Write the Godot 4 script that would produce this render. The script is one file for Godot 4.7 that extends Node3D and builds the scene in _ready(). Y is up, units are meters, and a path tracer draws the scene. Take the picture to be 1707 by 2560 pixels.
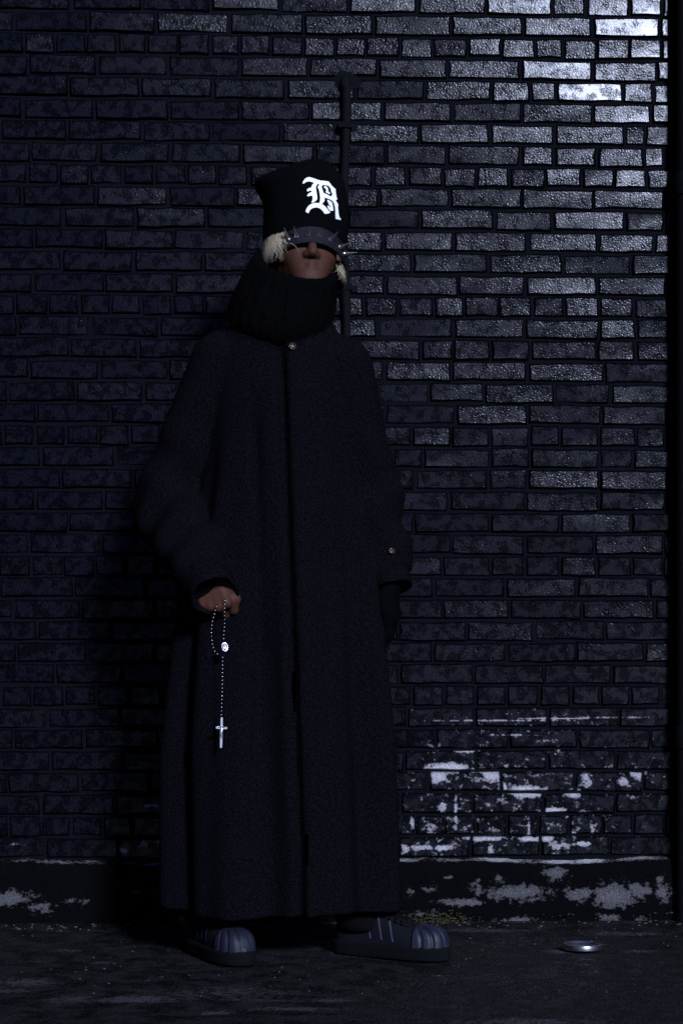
extends Node3D
# A person in a long black coat before a black-painted brick wall, low light.

const WALL_Z := -5.19          # wall face at the middle of the view
const WALL_TURN := 2.0         # degrees
const WPX := 917.0             # photo pixels per metre on the wall plane
const COURSE := 0.0590
const COURSE0 := 0.1696
const PERSON := Vector3(-0.128, 0.0, -4.60)

var rng := RandomNumberGenerator.new()
var M := {}
var taken := {}

# ---------------------------------------------------------------- mesh helper
class Geo:
	var v := PackedVector3Array()
	var uv := PackedVector2Array()
	var col := PackedColorArray()
	var ix := PackedInt32Array()
	func add(p: Vector3, t := Vector2.ZERO) -> int:
		v.append(p); uv.append(t)
		return v.size() - 1
	func tri(a: int, b: int, c: int) -> void:
		ix.append(a); ix.append(b); ix.append(c)
	func quad(a: int, b: int, c: int, d: int) -> void:
		tri(a, b, c); tri(a, c, d)
	func flat_quad(a: Vector3, b: Vector3, c: Vector3, d: Vector3) -> void:
		var i := add(a); add(b); add(c); add(d)
		quad(i, i + 1, i + 2, i + 3)
	func grid(rows: int, cols: int, start: int, wrap := false) -> void:
		var n := cols if wrap else cols - 1
		for r in rows - 1:
			for c in n:
				var c2 := (c + 1) % cols
				quad(start + r * cols + c, start + (r + 1) * cols + c, start + (r + 1) * cols + c2, start + r * cols + c2)
	func tube(pts: Array, radii: Array, sides: int, caps := true) -> void:
		var start := v.size()
		var n := pts.size()
		var prev := Vector3.ZERO
		for i in n:
			var d: Vector3 = (pts[mini(i + 1, n - 1)] - pts[maxi(i - 1, 0)]).normalized()
			var s := d.cross(Vector3.UP if absf(d.y) < 0.9 else Vector3.RIGHT).normalized()
			if prev != Vector3.ZERO:
				s = (prev - d * prev.dot(d)).normalized()
			prev = s
			var t := d.cross(s)
			for k in sides:
				var a := TAU * k / sides
				add(pts[i] + (s * cos(a) + t * sin(a)) * float(radii[i]), Vector2(float(k) / sides, float(i) / n))
		grid(n, sides, start, true)
		if caps:
			for e in 2:
				var c := add(pts[0] if e == 0 else pts[n - 1])
				var o := start if e == 0 else start + (n - 1) * sides
				for k in sides:
					if e == 0: tri(c, o + k, o + (k + 1) % sides)
					else: tri(c, o + (k + 1) % sides, o + k)
	func lathe(profile: Array, sides: int) -> void:   # profile of Vector2(radius, y)
		var start := v.size()
		for p in profile:
			for k in sides:
				var a := TAU * k / sides
				add(Vector3(p.x * sin(a), p.y, p.x * cos(a)))
		grid(profile.size(), sides, start, true)
	func box(lo: Vector3, hi: Vector3) -> void:
		var c := []
		for k in 8:
			c.append(Vector3(hi.x if k & 1 else lo.x, hi.y if k & 2 else lo.y, hi.z if k & 4 else lo.z))
		for q in [[4, 6, 7, 5], [1, 3, 2, 0], [5, 7, 3, 1], [0, 2, 6, 4], [6, 2, 3, 7], [0, 4, 5, 1]]:
			flat_quad(c[q[0]], c[q[1]], c[q[2]], c[q[3]])
	func normals() -> PackedVector3Array:
		var n := PackedVector3Array()
		n.resize(v.size())
		for i in range(0, ix.size(), 3):
			var a := ix[i]; var b := ix[i + 1]; var c := ix[i + 2]
			var f := (v[c] - v[a]).cross(v[b] - v[a])
			n[a] += f; n[b] += f; n[c] += f
		for i in n.size():
			n[i] = n[i].normalized() if n[i].length_squared() > 1e-20 else Vector3.UP
		return n
	func mesh() -> ArrayMesh:
		var a := []
		a.resize(Mesh.ARRAY_MAX)
		a[Mesh.ARRAY_VERTEX] = v
		a[Mesh.ARRAY_NORMAL] = normals()
		a[Mesh.ARRAY_TEX_UV] = uv
		a[Mesh.ARRAY_TEX_UV2] = uv
		if col.size() == v.size(): a[Mesh.ARRAY_COLOR] = col
		a[Mesh.ARRAY_INDEX] = ix
		var m := ArrayMesh.new()
		m.add_surface_from_arrays(Mesh.PRIMITIVE_TRIANGLES, a)
		return m

func numbered(called: String) -> String:
	var n: int = taken.get(called, 0)
	taken[called] = n + 1
	return called if n == 0 else "%s_%03d" % [called, n]

func obj(called: String, mesh: Mesh, mat: Material, parent: Node = self) -> MeshInstance3D:
	var o := MeshInstance3D.new()
	o.name = numbered(called) if parent == self else called
	o.mesh = mesh
	o.material_override = mat
	parent.add_child(o, true)
	return o

func thing(called: String, label: String, category: String, at := Vector3.ZERO, turn := 0.0) -> Node3D:
	var o := Node3D.new()
	o.name = numbered(called)
	add_child(o, true)
	o.position = at
	o.rotation.y = deg_to_rad(turn)
	o.set_meta("label", label)
	o.set_meta("category", category)
	return o

# ---------------------------------------------------------------- distance fields
func bone(p: Vector3, a: Vector3, b: Vector3, ra: float, rb: float) -> float:
	var ab := b - a
	var t := clampf((p - a).dot(ab) / maxf(ab.length_squared(), 1e-9), 0.0, 1.0)
	return (p - a - ab * t).length() - lerpf(ra, rb, t)

func smin(a: float, b: float, k: float) -> float:
	var h := maxf(k - absf(a - b), 0.0) / k
	return minf(a, b) - h * h * k * 0.25

func bones_field(bones: Array, k: float) -> Callable:
	return func(p: Vector3) -> float:
		var d := 1e3
		for b in bones:
			d = smin(d, bone(p, b[0], b[1], b[2], b[3]), k)
		return d

func net(g: Geo, f: Callable, lo: Vector3, hi: Vector3, cell: float, at := Transform3D.IDENTITY) -> void:
	var B := 4
	var nb := Vector3i(((hi - lo) / (cell * B)).ceil())
	var n := nb * B + Vector3i.ONE
	var vals := PackedFloat32Array()
	vals.resize(n.x * n.y * n.z)
	vals.fill(1e6)
	var sx := n.y * n.z
	var sy := n.z
	var blocks := []
	for bx in nb.x:
		for by in nb.y:
			for bz in nb.z:
				var c := lo + (Vector3(bx, by, bz) + Vector3.ONE * 0.5) * (B * cell)
				if absf(f.call(c)) > cell * B * 1.25: continue
				blocks.append(Vector3i(bx, by, bz))
				for i in B + 1:
					for j in B + 1:
						for k in B + 1:
							var q := Vector3i(bx * B + i, by * B + j, bz * B + k)
							var id := q.x * sx + q.y * sy + q.z
							if vals[id] > 1e5:
								vals[id] = f.call(lo + Vector3(q) * cell)
	var vert := {}
	var corners := [Vector3i(0, 0, 0), Vector3i(1, 0, 0), Vector3i(0, 1, 0), Vector3i(1, 1, 0), Vector3i(0, 0, 1), Vector3i(1, 0, 1), Vector3i(0, 1, 1), Vector3i(1, 1, 1)]
	var offs := PackedInt32Array()
	for c in corners: offs.append(c.x * sx + c.y * sy + c.z)
	var edges := [0, 1, 2, 3, 4, 5, 6, 7, 0, 2, 1, 3, 4, 6, 5, 7, 0, 4, 1, 5, 2, 6, 3, 7]
	for b in blocks:
		for i in B:
			for j in B:
				for k in B:
					var q := Vector3i(b.x * B + i, b.y * B + j, b.z * B + k)
					var id := q.x * sx + q.y * sy + q.z
					var neg := 0
					var bad := false
					for c in 8:
						var w := vals[id + offs[c]]
						if w > 1e5: bad = true
						elif w < 0.0: neg += 1
					if bad or neg == 0 or neg == 8: continue
					var s := Vector3.ZERO
					var m := 0
					for e in range(0, 24, 2):
						var wa := vals[id + offs[edges[e]]]
						var wb := vals[id + offs[edges[e + 1]]]
						if (wa < 0.0) != (wb < 0.0):
							s += Vector3(corners[edges[e]]).lerp(Vector3(corners[edges[e + 1]]), wa / (wa - wb))
							m += 1
					var p := lo + (Vector3(q) + s / m) * cell
					vert[id] = g.add(at * p, Vector2(p.x, p.y))
	var steps := [sx, sy, 1]
	for id in vert:
		for ax in 3:
			var s0: int = steps[ax]
			var s1: int = steps[(ax + 1) % 3]
			var s2: int = steps[(ax + 2) % 3]
			var wa := vals[id]
			var wb := vals[id + s0]
			if wb > 1e5 or (wa < 0.0) == (wb < 0.0): continue
			if not (vert.has(id - s1) and vert.has(id - s2) and vert.has(id - s1 - s2)): continue
			var a: int = vert[id]; var b: int = vert[id - s1]; var c: int = vert[id - s1 - s2]; var d: int = vert[id - s2]
			if wa < 0.0: g.quad(a, d, c, b)
			else: g.quad(a, b, c, d)

# ---------------------------------------------------------------- textures and materials
func noise_img(size: int, freq: float, seed_: int, type := FastNoiseLite.TYPE_SIMPLEX_SMOOTH, oct := 4, gain := 0.5) -> Image:
	var n := FastNoiseLite.new()
	n.seed = seed_
	n.noise_type = type
	n.frequency = freq
	n.fractal_type = FastNoiseLite.FRACTAL_FBM
	n.fractal_octaves = oct
	n.fractal_gain = gain
	if type == FastNoiseLite.TYPE_CELLULAR:
		n.cellular_return_type = FastNoiseLite.RETURN_DISTANCE
	var i := n.get_seamless_image(size, size, false, false, 0.12)
	i.convert(Image.FORMAT_L8)
	return i

func tex(i: Image) -> ImageTexture:
	var c: Image = i.duplicate()
	c.generate_mipmaps()
	return ImageTexture.create_from_image(c)

func normal_tex(height: Image, strength: float) -> ImageTexture:
	var c: Image = height.duplicate()
	c.convert(Image.FORMAT_RGBA8)
	c.bump_map_to_normal_map(strength)
	return ImageTexture.create_from_image(c)

func grey_map(i: Image, f: Callable) -> Image:      # grey -> grey
	var lut := PackedByteArray()
	lut.resize(256)
	for k in 256: lut[k] = clampi(int(f.call(k / 255.0) * 255.0), 0, 255)
	var d := i.get_data()
	for k in d.size(): d[k] = lut[d[k]]
	return Image.create_from_data(i.get_width(), i.get_height(), false, Image.FORMAT_L8, d)

func colour_img(a: Image, b: Image, ramp: Callable) -> Image:   # two greys -> sRGB colour of the linear colour that ramp gives
	var da := a.get_data()
	var db := b.get_data()
	var lut := []
	for k in 32:
		for j in 32:
			var c: Color = ramp.call(k / 31.0, j / 31.0)
			c = c.linear_to_srgb()
			lut.append(Vector3i(clampi(int(c.r * 255), 0, 255), clampi(int(c.g * 255), 0, 255), clampi(int(c.b * 255), 0, 255)))
	var o := PackedByteArray()
	o.resize(da.size() * 3)
	for k in da.size():
		var c: Vector3i = lut[(da[k] >> 3) * 32 + (db[k] >> 3)]
		o[k * 3] = c.x; o[k * 3 + 1] = c.y; o[k * 3 + 2] = c.z
	return Image.create_from_data(a.get_width(), a.get_height(), false, Image.FORMAT_RGB8, o)

func mat(c: Color, rough: float, spec := 0.5, metal := 0.0) -> StandardMaterial3D:   # c is linear
	var m := StandardMaterial3D.new()
	m.albedo_color = c.linear_to_srgb()
	m.roughness = rough
	m.metallic_specular = spec
	m.metallic = metal
	return m

func planar(m: StandardMaterial3D, per_metre: float, world := true) -> StandardMaterial3D:
	m.uv1_triplanar = true
	m.uv1_world_triplanar = world
	m.uv1_scale = Vector3.ONE * per_metre
	return m

func bump(m: StandardMaterial3D, t: Texture2D, s: float) -> void:
	m.normal_enabled = true
	m.normal_texture = t
	m.normal_scale = s

func step_(a: float, b: float, x: float) -> float:
	var t := clampf((x - a) / (b - a), 0.0, 1.0)
	return t * t * (3.0 - 2.0 * t)

func make_materials() -> void:
	var fine := noise_img(1024, 0.045, 11, FastNoiseLite.TYPE_SIMPLEX_SMOOTH, 3, 0.6)
	var crinkle := noise_img(1024, 0.11, 12, FastNoiseLite.TYPE_SIMPLEX_SMOOTH, 3, 0.6)
	var patch := noise_img(1024, 0.009, 13, FastNoiseLite.TYPE_SIMPLEX_SMOOTH, 5, 0.58)
	var patch2 := noise_img(1024, 0.02, 14, FastNoiseLite.TYPE_SIMPLEX_SMOOTH, 5, 0.62)
	var grain := noise_img(512, 0.25, 15, FastNoiseLite.TYPE_SIMPLEX_SMOOTH, 3, 0.7)
	var cells := noise_img(512, 0.06, 16, FastNoiseLite.TYPE_CELLULAR, 2, 0.5)
	M.n_fine = normal_tex(fine, 14.0)
	M.n_crinkle = normal_tex(crinkle, 10.0)
	M.n_grain = normal_tex(grain, 8.0)
	M.patch2 = patch2
	M.grain = grain
	# black paint on brick: glossy skin with dull worn patches
	var gloss_maps := []
	for g in 3:
		var cut: float = [0.58, 0.53, 0.48][g]
		gloss_maps.append(tex(grey_map(patch2, func(x): return lerpf(1.0, 0.05, step_(cut - 0.12, cut + 0.12, x)))))
	var paint_col := tex(colour_img(patch2, crinkle, func(a, b): return Color(0.0027, 0.0028, 0.0056).lerp(Color(0.0015, 0.0015, 0.0026), step_(0.42, 0.62, a)) * (0.2 + 1.7 * step_(0.2, 0.85, b))))
	M.brick = []
	for g in 3:      # one black paint over the whole wall; its gloss skin has flaked off a little more on some bricks than on others
		var m := mat(Color.WHITE, 0.17, 0.23)
		m.albedo_texture = paint_col
		bump(m, M.n_crinkle, [0.058, 0.068, 0.078][g])
		m.clearcoat_enabled = true
		m.clearcoat = [0.50, 0.44, 0.38][g]
		m.clearcoat_roughness = [0.17, 0.19, 0.21][g]
		m.clearcoat_texture = gloss_maps[g]
		planar(m, 1.2)      # one map for all, so worn patches run on across the joints
		m.uv1_offset = Vector3(0.31, 0.17, 0.43)
		M.brick.append(m)
	M.mortar = mat(Color(0.0030, 0.0030, 0.0050), 0.8, 0.22)
	bump(M.mortar, M.n_grain, 1.0)
	planar(M.mortar, 3.0)
	M.plaster = mat(Color(0.0022, 0.0021, 0.0025), 0.95, 0.12)
	bump(M.plaster, M.n_fine, 0.35)
	planar(M.plaster, 1.3)
	M.iron = mat(Color(0.003, 0.003, 0.004), 0.7, 0.22)
	bump(M.iron, M.n_grain, 0.6)
	planar(M.iron, 4.0, false)
	# ground
	var wet := tex(grey_map(patch, func(x): return lerpf(0.42, 0.85, step_(0.30, 0.70, x))))
	var gm := mat(Color.WHITE, 1.0, 0.34)
	gm.albedo_texture = tex(colour_img(patch2, crinkle, func(a, b): return Color(0.0020, 0.0019, 0.0021).lerp(Color(0.0080, 0.0073, 0.0076), step_(0.4, 0.7, a)) * (0.1 + 1.9 * step_(0.2, 0.85, b))))
	gm.roughness_texture = wet
	bump(gm, M.n_crinkle, 1.2)
	planar(gm, 0.9)
	M.ground = gm
	M.grit = mat(Color(0.06, 0.058, 0.06), 0.8)
	M.moss = mat(Color(0.034, 0.032, 0.012), 0.95, 0.3)
	# clothing
	var weave := mat(Color(0.0027, 0.0027, 0.0043), 1.0, 0.12)
	weave.albedo_color = Color.WHITE
	weave.albedo_texture = tex(colour_img(grain, noise_img(512, 0.08, 19), func(a, b): return Color(0.0033, 0.0032, 0.0045) * (0.25 + 1.9 * step_(0.25, 0.85, a)) * (0.7 + 0.6 * b)))
	bump(weave, M.n_grain, 0.7)
	planar(weave, 1.6, false)
	M.wool = weave
	M.knit = mat(Color(0.0020, 0.0020, 0.0025), 1.0, 0.12)
	M.fur = mat(Color(0.0018, 0.0018, 0.0021), 1.0, 0.10)
	M.trouser = mat(Color(0.002, 0.002, 0.0025), 0.95, 0.2)
	M.leather = mat(Color(0.0042, 0.0042, 0.0085), 0.6, 0.3)
	bump(M.leather, M.n_grain, 0.4)
	planar(M.leather, 6.0, false)
	M.print = mat(Color(0.86, 0.86, 0.85), 0.7)
	M.skin = mat(Color(0.058, 0.0235, 0.0145), 0.6, 0.25)
	M.hair = mat(Color(0.66, 0.56, 0.37), 0.45, 0.5)
	M.metal = mat(Color(0.88, 0.83, 0.70), 0.34, 0.5, 1.0)
	M.silver = mat(Color(0.62, 0.62, 0.64), 0.30, 0.5, 1.0)
	M.horn = mat(Color(0.05, 0.03, 0.018), 0.15, 0.6)
	M.shoe = mat(Color(0.0060, 0.0060, 0.0085), 0.7, 0.2)
	M.sole = mat(Color(0.0035, 0.0035, 0.0045), 0.9, 0.2)
	M.toe = mat(Color(0.0125, 0.0130, 0.0240), 0.5, 0.35)
	bump(M.toe, M.n_grain, 0.3)
	planar(M.toe, 8.0, false)
	M.stripe = mat(Color(0.035, 0.036, 0.065), 0.6)
	M.lid = mat(Color(0.55, 0.55, 0.55), 0.3, 0.5, 1.0)

# ---------------------------------------------------------------- wall
func wx(px: float) -> float: return (px - 853.5) / WPX
func wy(py: float) -> float: return 0.709 - (py - 1650.0) / WPX

func brick_geo(w: float, h: float, seed_: int, g: Geo, at := Transform3D.IDENTITY) -> void:
	var r := RandomNumberGenerator.new()
	r.seed = seed_
	var nx := 4 if w > 0.13 else 2
	var ny := 2
	var bev := 0.0045
	var first := g.v.size()
	var cols := nx + 1
	for j in ny + 1:
		for i in nx + 1:
			var u := float(i) / nx - 0.5
			var t := float(j) / ny - 0.5
			var edge := i == 0 or i == nx or j == 0 or j == ny
			var p := Vector3(u * (w - 2.0 * bev), t * (h - 2.0 * bev), r.randf_range(-0.0005, 0.0005))
			if edge:
				p.x += r.randf_range(-0.0022, 0.0022)
				p.y += r.randf_range(-0.0018, 0.0018)
			g.add(at * p)
	for j in ny:
		for i in nx:
			var a := first + j * cols + i
			g.quad(a, a + cols, a + cols + 1, a + 1)
	# rounded border, then the sides
	var ring := []
	for i in nx: ring.append(i)
	for j in ny: ring.append(j * cols + nx)
	for i in nx: ring.append(ny * cols + nx - i)
	for j in ny: ring.append((ny - j) * cols)
	var inv := at.affine_inverse()
	var rim := g.v.size()
	for k in ring: g.add(g.v[first + k])
	var second := g.v.size()
	for k in ring:
		var p: Vector3 = inv * g.v[first + k]
		var out := Vector3(signf(p.x) if absf(p.x) > w * 0.5 - bev - 0.004 else 0.0, signf(p.y) if absf(p.y) > h * 0.5 - bev - 0.004 else 0.0, 0.0)
		g.add(at * (p + out * bev + Vector3(0, 0, -bev)))
	var third := g.v.size()
	for k in ring.size():
		var p: Vector3 = inv * g.v[second + k]
		g.add(at * Vector3(p.x, p.y, -0.045))
	var n := ring.size()
	for k in n:
		var k2 := (k + 1) % n
		g.quad(second + k, rim + k, rim + k2, second + k2)
		g.quad(third + k, second + k, second + k2, third + k2)

func course_joints(row: int) -> Array:      # joints of one course in photo pixels at the wall
	var c := {
		39: [670, 975, 1130, 1330, 1480], 38: [155, 510, 840, 1160, 1470], 37: [120, 275, 425, 585, 740, 895, 1025, 1180, 1330, 1480],
		36: [175, 490, 830, 1160, 1455], 35: [390, 695, 875, 990, 1300, 1440], 34: [195, 515, 835, 1160, 1430], 33: [360, 685, 985, 1310, 1400],
		32: [210, 490, 830, 980, 1180, 1400, 1490], 31: [150, 305, 475, 625, 780, 940, 1110, 1260, 1410], 30: [180, 500, 835, 1165, 1490],
		29: [365, 710, 975, 1310, 1490], 28: [200, 520, 860, 1185, 1445], 27: [335, 680, 1020, 1340, 1555], 26: [205, 540, 850, 1180, 1500],
		25: [110, 265, 430, 570, 730, 880, 1030, 1190, 1350, 1510], 24: [170, 520, 850, 1190, 1360, 1510], 23: [370, 520, 690, 870, 1180, 1360],
		22: [510, 860, 1215], 21: [410, 660, 985, 1240], 20: [530, 860, 1200], 19: [170, 330, 510, 690, 870, 1010, 1190, 1360], 18: [240, 380, 690, 870, 1190, 1345],
		17: [340, 680, 860, 1190], 16: [500, 850, 1190], 15: [340, 690, 1010, 1340], 14: [510, 850, 1170], 13: [300, 470, 690, 850, 1010, 1180, 1340], 12: [430, 760, 1090, 1420]}
	var header := row % 6 == 1
	var len_ := 78.0 if header else 176.0
	var j := []
	if c.has(row):
		for x in c[row]: j.append(850.0 + x / 1.83)
	else:
		j.append(1180.0 + (row % 2) * 88.0 + rng.randf_range(-14, 14))
	while j[0] > -420.0:
		j.push_front(j[0] - len_ * rng.randf_range(0.95, 1.05))
	while j[-1] < 2120.0:
		j.append(j[-1] + len_ * rng.randf_range(0.95, 1.05))
	return j

func blob_image(blobs: Array, x0: float, x1: float, y0: float, y1: float, w: int, h: int, pale: Color, seed_: int) -> Image:
	# worn pale patches with ragged outlines, in metres along the wall
	var n := FastNoiseLite.new()
	n.seed = seed_; n.frequency = 1.0; n.fractal_octaves = 4; n.fractal_gain = 0.62
	var field := PackedFloat32Array()
	field.resize(w * h)
	for b in blobs:
		var bx: float = (b[0] - x0) / (x1 - x0) * w
		var by: float = (y1 - b[1]) / (y1 - y0) * h
		var rx: float = b[2] / (x1 - x0) * w
		var ry: float = b[3] / (y1 - y0) * h
		for y in range(maxi(0, int(by - 2.2 * ry)), mini(h, int(by + 2.2 * ry) + 1)):
			for x in range(maxi(0, int(bx - 2.2 * rx)), mini(w, int(bx + 2.2 * rx) + 1)):
				var e := Vector2((x - bx) / rx, (y - by) / ry).length_squared()
				field[y * w + x] = maxf(field[y * w + x], b[4] * exp(-0.6 * e))
	var img := Image.create(w, h, false, Image.FORMAT_RGBA8)
	var sx := (x1 - x0) / w
	var sy := (y1 - y0) / h
	for y in h:
		for x in w:
			var f := field[y * w + x]
			var px := x * sx
			var py := y * sy
			var v := n.get_noise_2d(px * 28.0, py * 40.0)
			var t := 0.0
			if f > 0.02:
				t = step_(0.32, 0.48, f + v * 0.40 + 0.22 * n.get_noise_2d(px * 90.0 + 7.0, py * 110.0)) * clampf(0.35 + f * 0.75, 0.0, 1.0)
			var spk := n.get_noise_2d(px * 130.0 + 40.0, py * 130.0)
			var c := pale * (0.75 + 0.6 * spk)
			c = c.linear_to_srgb(); c.a = clampf(t, 0.0, 1.0); img.set_pixel(x, y, c)
	return img

func worn(under: StandardMaterial3D, img: Image) -> StandardMaterial3D:     # the black paint with pale patches laid over it
	var m: StandardMaterial3D = under.duplicate()
	m.detail_enabled = true
	m.detail_blend_mode = BaseMaterial3D.BLEND_MODE_MIX
	m.detail_uv_layer = BaseMaterial3D.DETAIL_UV_2
	m.detail_albedo = tex(img)
	return m

func build_wall() -> void:
	var wall := thing("brick_wall", "black painted brick wall with glossy worn bricks behind the person", "wall", Vector3(0, 0, WALL_Z), WALL_TURN)
	# core of the wall: the recessed mortar face
	var g := Geo.new()
	g.box(Vector3(-5.0, 0.0, -0.30), Vector3(5.0, 4.2, -0.0045))
	obj("mortar_bed", g.mesh(), M.mortar, wall)
	# shared brick meshes
	var stretchers := []
	var headers := []
	for k in 10:
		var a := Geo.new(); brick_geo(0.18, 0.049, 100 + k, a); stretchers.append(a.mesh())
		var b := Geo.new(); brick_geo(0.078, 0.049, 200 + k, b); headers.append(b.mesh())
	var rest := Geo.new()
	var low := Geo.new()
	var count := 0
	for row in range(0, 56):
		var js := course_joints(row)
		var yb := COURSE0 + row * COURSE
		for k in js.size() - 1:
			var px0: float = js[k]
			var px1: float = js[k + 1]
			var gap := rng.randf_range(0.004, 0.009)
			var w := (px1 - px0) / WPX - gap
			if w < 0.02: continue
			var cx := wx((px0 + px1) * 0.5)
			var py := 1650.0 - (yb + COURSE * 0.5 - 0.709) * WPX
			var pc := (px0 + px1) * 0.5
			var seen := px1 > 8 and px0 < 1700 and py > -20
			var hidden := (py > 900 and px0 > 440 and px1 < 935) or (py > 430 and py < 900 and px0 > 655 and px1 < 845)
			var turn := Basis.from_euler(Vector3(rng.randfn(0, 0.018), rng.randfn(0, 0.016), rng.randfn(0, 0.006)))
			var at := Vector3(cx + rng.randf_range(-0.001, 0.001), yb + COURSE * 0.5 + rng.randfn(0, 0.0012), 0.0012 + rng.randfn(0, 0.0012))
			var hgt := 0.0525 + rng.randf_range(-0.0025, 0.002)
			if row < 12:
				var gg := low
				var n0 := gg.v.size()
				brick_geo(w, hgt, rng.randi(), gg, Transform3D(turn, at))
				for q in range(n0, gg.v.size()):
					gg.uv[q] = Vector2((gg.v[q].x + 1.6) / 3.2, (0.92 - gg.v[q].y) / 0.76)
				continue
			var head := w < 0.125
			var base_w := 0.078 if head else 0.18
			if seen and not hidden and row >= 17 and count < 300:
				count += 1
				var o := obj("brick", (headers if head else stretchers)[rng.randi() % 10], M.brick[rng.randi() % 3], wall)
				o.transform = Transform3D(turn * Basis.from_scale(Vector3(w / base_w, hgt / 0.049, 1.0)), at)
			else:
				brick_geo(w, hgt, rng.randi(), rest, Transform3D(turn, at))
	print("bricks as parts: ", count)
	var r := obj("brick_courses", rest.mesh(), M.brick[1], wall)
	r.set_meta("kind", "stuff")
	# the lowest courses with flaking whitewash
	var blobs := []
	for b in [[350, 350, 75, 16, 1.1], [300, 395, 35, 28, .8], [515, 362, 34, 10, .9], [575, 390, 42, 26, .75], [635, 455, 14, 24, 1], [760, 475, 66, 19, 1.2], [690, 482, 30, 11, .8], [890, 572, 50, 9, 1.1], [1000, 480, 28, 18, .95],
			[1070, 410, 28, 32, .6], [1260, 420, 28, 18, .55], [1340, 390, 38, 22, .65], [440, 258, 45, 9, 1.0], [925, 270, 18, 22, .5], [325, 560, 14, 34, .6], [390, 570, 8, 80, .6], [770, 660, 8, 46, .6], [170, 640, 14, 28, .65],
			[240, 650, 38, 34, .42], [540, 716, 86, 10, .8], [770, 720, 36, 9, .9], [850, 718, 32, 12, .9], [320, 765, 38, 12, .8], [130, 770, 22, 22, .6], [1000, 695, 14, 11, .8], [1050, 745, 38, 9, .8], [930, 760, 46, 34, .5],
			[1100, 680, 8, 28, .5], [220, 765, 56, 12, .6], [570, 770, 11, 28, .6], [620, 105, 300, 3, .55], [900, 95, 130, 3, .75], [1180, 90, 160, 3, .5], [680, 180, 120, 4, .45], [280, 250, 40, 40, .36], [860, 210, 60, 8, .45], [600, 450, 420, 190, .25], [420, 680, 330, 110, .27], [950, 640, 300, 150, .24], [1300, 400, 160, 120, .24], [740, 130, 420, 60, .22]]:
		blobs.append([wx(950 + b[0] / 2.071), wy(1750 + b[1] / 2.071), b[2] * 1.2 / 2.071 / WPX, b[3] * 1.2 / 2.071 / WPX, b[4]])
	for b in [[1190, 350, 80, 16, .5], [1180, 430, 80, 13, .55], [960, 700, 50, 36, .5], [1130, 650, 45, 36, .45], [1245, 630, 20, 28, .4], [120, 640, 60, 20, .38]]:
		blobs.append([wx(b[0] / 3.136), wy(1900 + b[1] / 3.136), b[2] / 3.136 / WPX, b[3] / 3.136 / WPX, b[4]])
	var img := blob_image(blobs, -1.6, 1.6, 0.16, 0.92, 1536, 384, Color(0.50, 0.48, 0.50), 31)
	var lm := worn(M.brick[2], img)
	var lo := obj("flaking_courses", low.mesh(), lm, wall)
	lo.set_meta("kind", "stuff")
	lo.set_meta("label", "lowest brick courses with flaking whitewash patches")
	# plinth with a sloping ledge
	var pl := []
	for b in [[420, 1040, 105, 18, .75], [700, 990, 150, 40, .7], [900, 890, 66, 40, .6], [1030, 1000, 78, 36, .65], [1200, 1010, 100, 56, .8], [1330, 980, 80, 36, .65], [1440, 930, 22, 32, .6], [1460, 995, 40, 50, .6], [250, 970, 44, 26, .42],
			[500, 960, 16, 44, .6], [600, 915, 22, 18, .6], [470, 960, 26, 26, .42], [150, 990, 22, 26, .5], [200, 1100, 46, 20, .5], [280, 1110, 26, 34, .5], [1180, 1115, 56, 16, .6], [1340, 1120, 36, 26, .5], [700, 1122, 80, 10, .6], [345, 910, 30, 8, .6], [1550, 1000, 60, 40, .55]]:
		pl.append([wx(950 + b[0] / 2.071), wy(1750 + b[1] / 2.071), b[2] / 2.071 / WPX, b[3] / 2.071 / WPX, b[4]])
	for b in [[100, 1060, 170, 66, .62], [330, 1120, 110, 56, .5], [620, 1080, 86, 34, .46], [1080, 1010, 56, 50, .42], [1240, 1010, 56, 50, .38], [1240, 1090, 56, 16, .38], [330, 1250, 56, 12, .38]]:
		pl.append([wx(b[0] / 3.136), wy(1900 + b[1] / 3.136), b[2] / 3.136 / WPX, b[3] / 3.136 / WPX, b[4]])
	var pm := worn(M.plaster, blob_image(pl, -1.6, 1.6, 0.0, 0.16, 1536, 128, Color(0.12, 0.115, 0.12), 37))
	var pg := Geo.new()
	var nz := FastNoiseLite.new()
	nz.seed = 5; nz.frequency = 6.0; nz.fractal_octaves = 4
	var cols := 260
	for j in 9:
		for i in cols:
			var x := -1.6 + 3.2 * i / (cols - 1)
			var y := 0.158 * (1.0 - j / 8.0)
			var z := 0.034 + 0.007 * nz.get_noise_2d(x, y * 2.0) + 0.010 * nz.get_noise_2d(x * 1.7, 4.0) * step_(0.10, 0.15, y) + (0.004 * nz.get_noise_2d(x * 5.0, y * 9.0))
			if j == 0: z -= 0.006; y += 0.013 * nz.get_noise_2d(x * 0.45, 9.0)
			pg.add(Vector3(x, y - (0.01 if j == 8 else 0.0), z), Vector2(i / (cols - 1.0), j / 8.0))
	pg.grid(9, cols, 0)
	var plinth := obj("plinth", pg.mesh(), pm, wall)
	plinth.set_meta("label", "low rendered plinth with grey worn patches")
	var side := Geo.new()
	side.box(Vector3(-5.0, -0.01, -0.02), Vector3(-1.602, 0.155, 0.03))
	side.box(Vector3(1.602, -0.01, -0.02), Vector3(5.0, 0.155, 0.03))
	obj("plinth_run", side.mesh(), M.mortar, wall)
	var lg := Geo.new()
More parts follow.
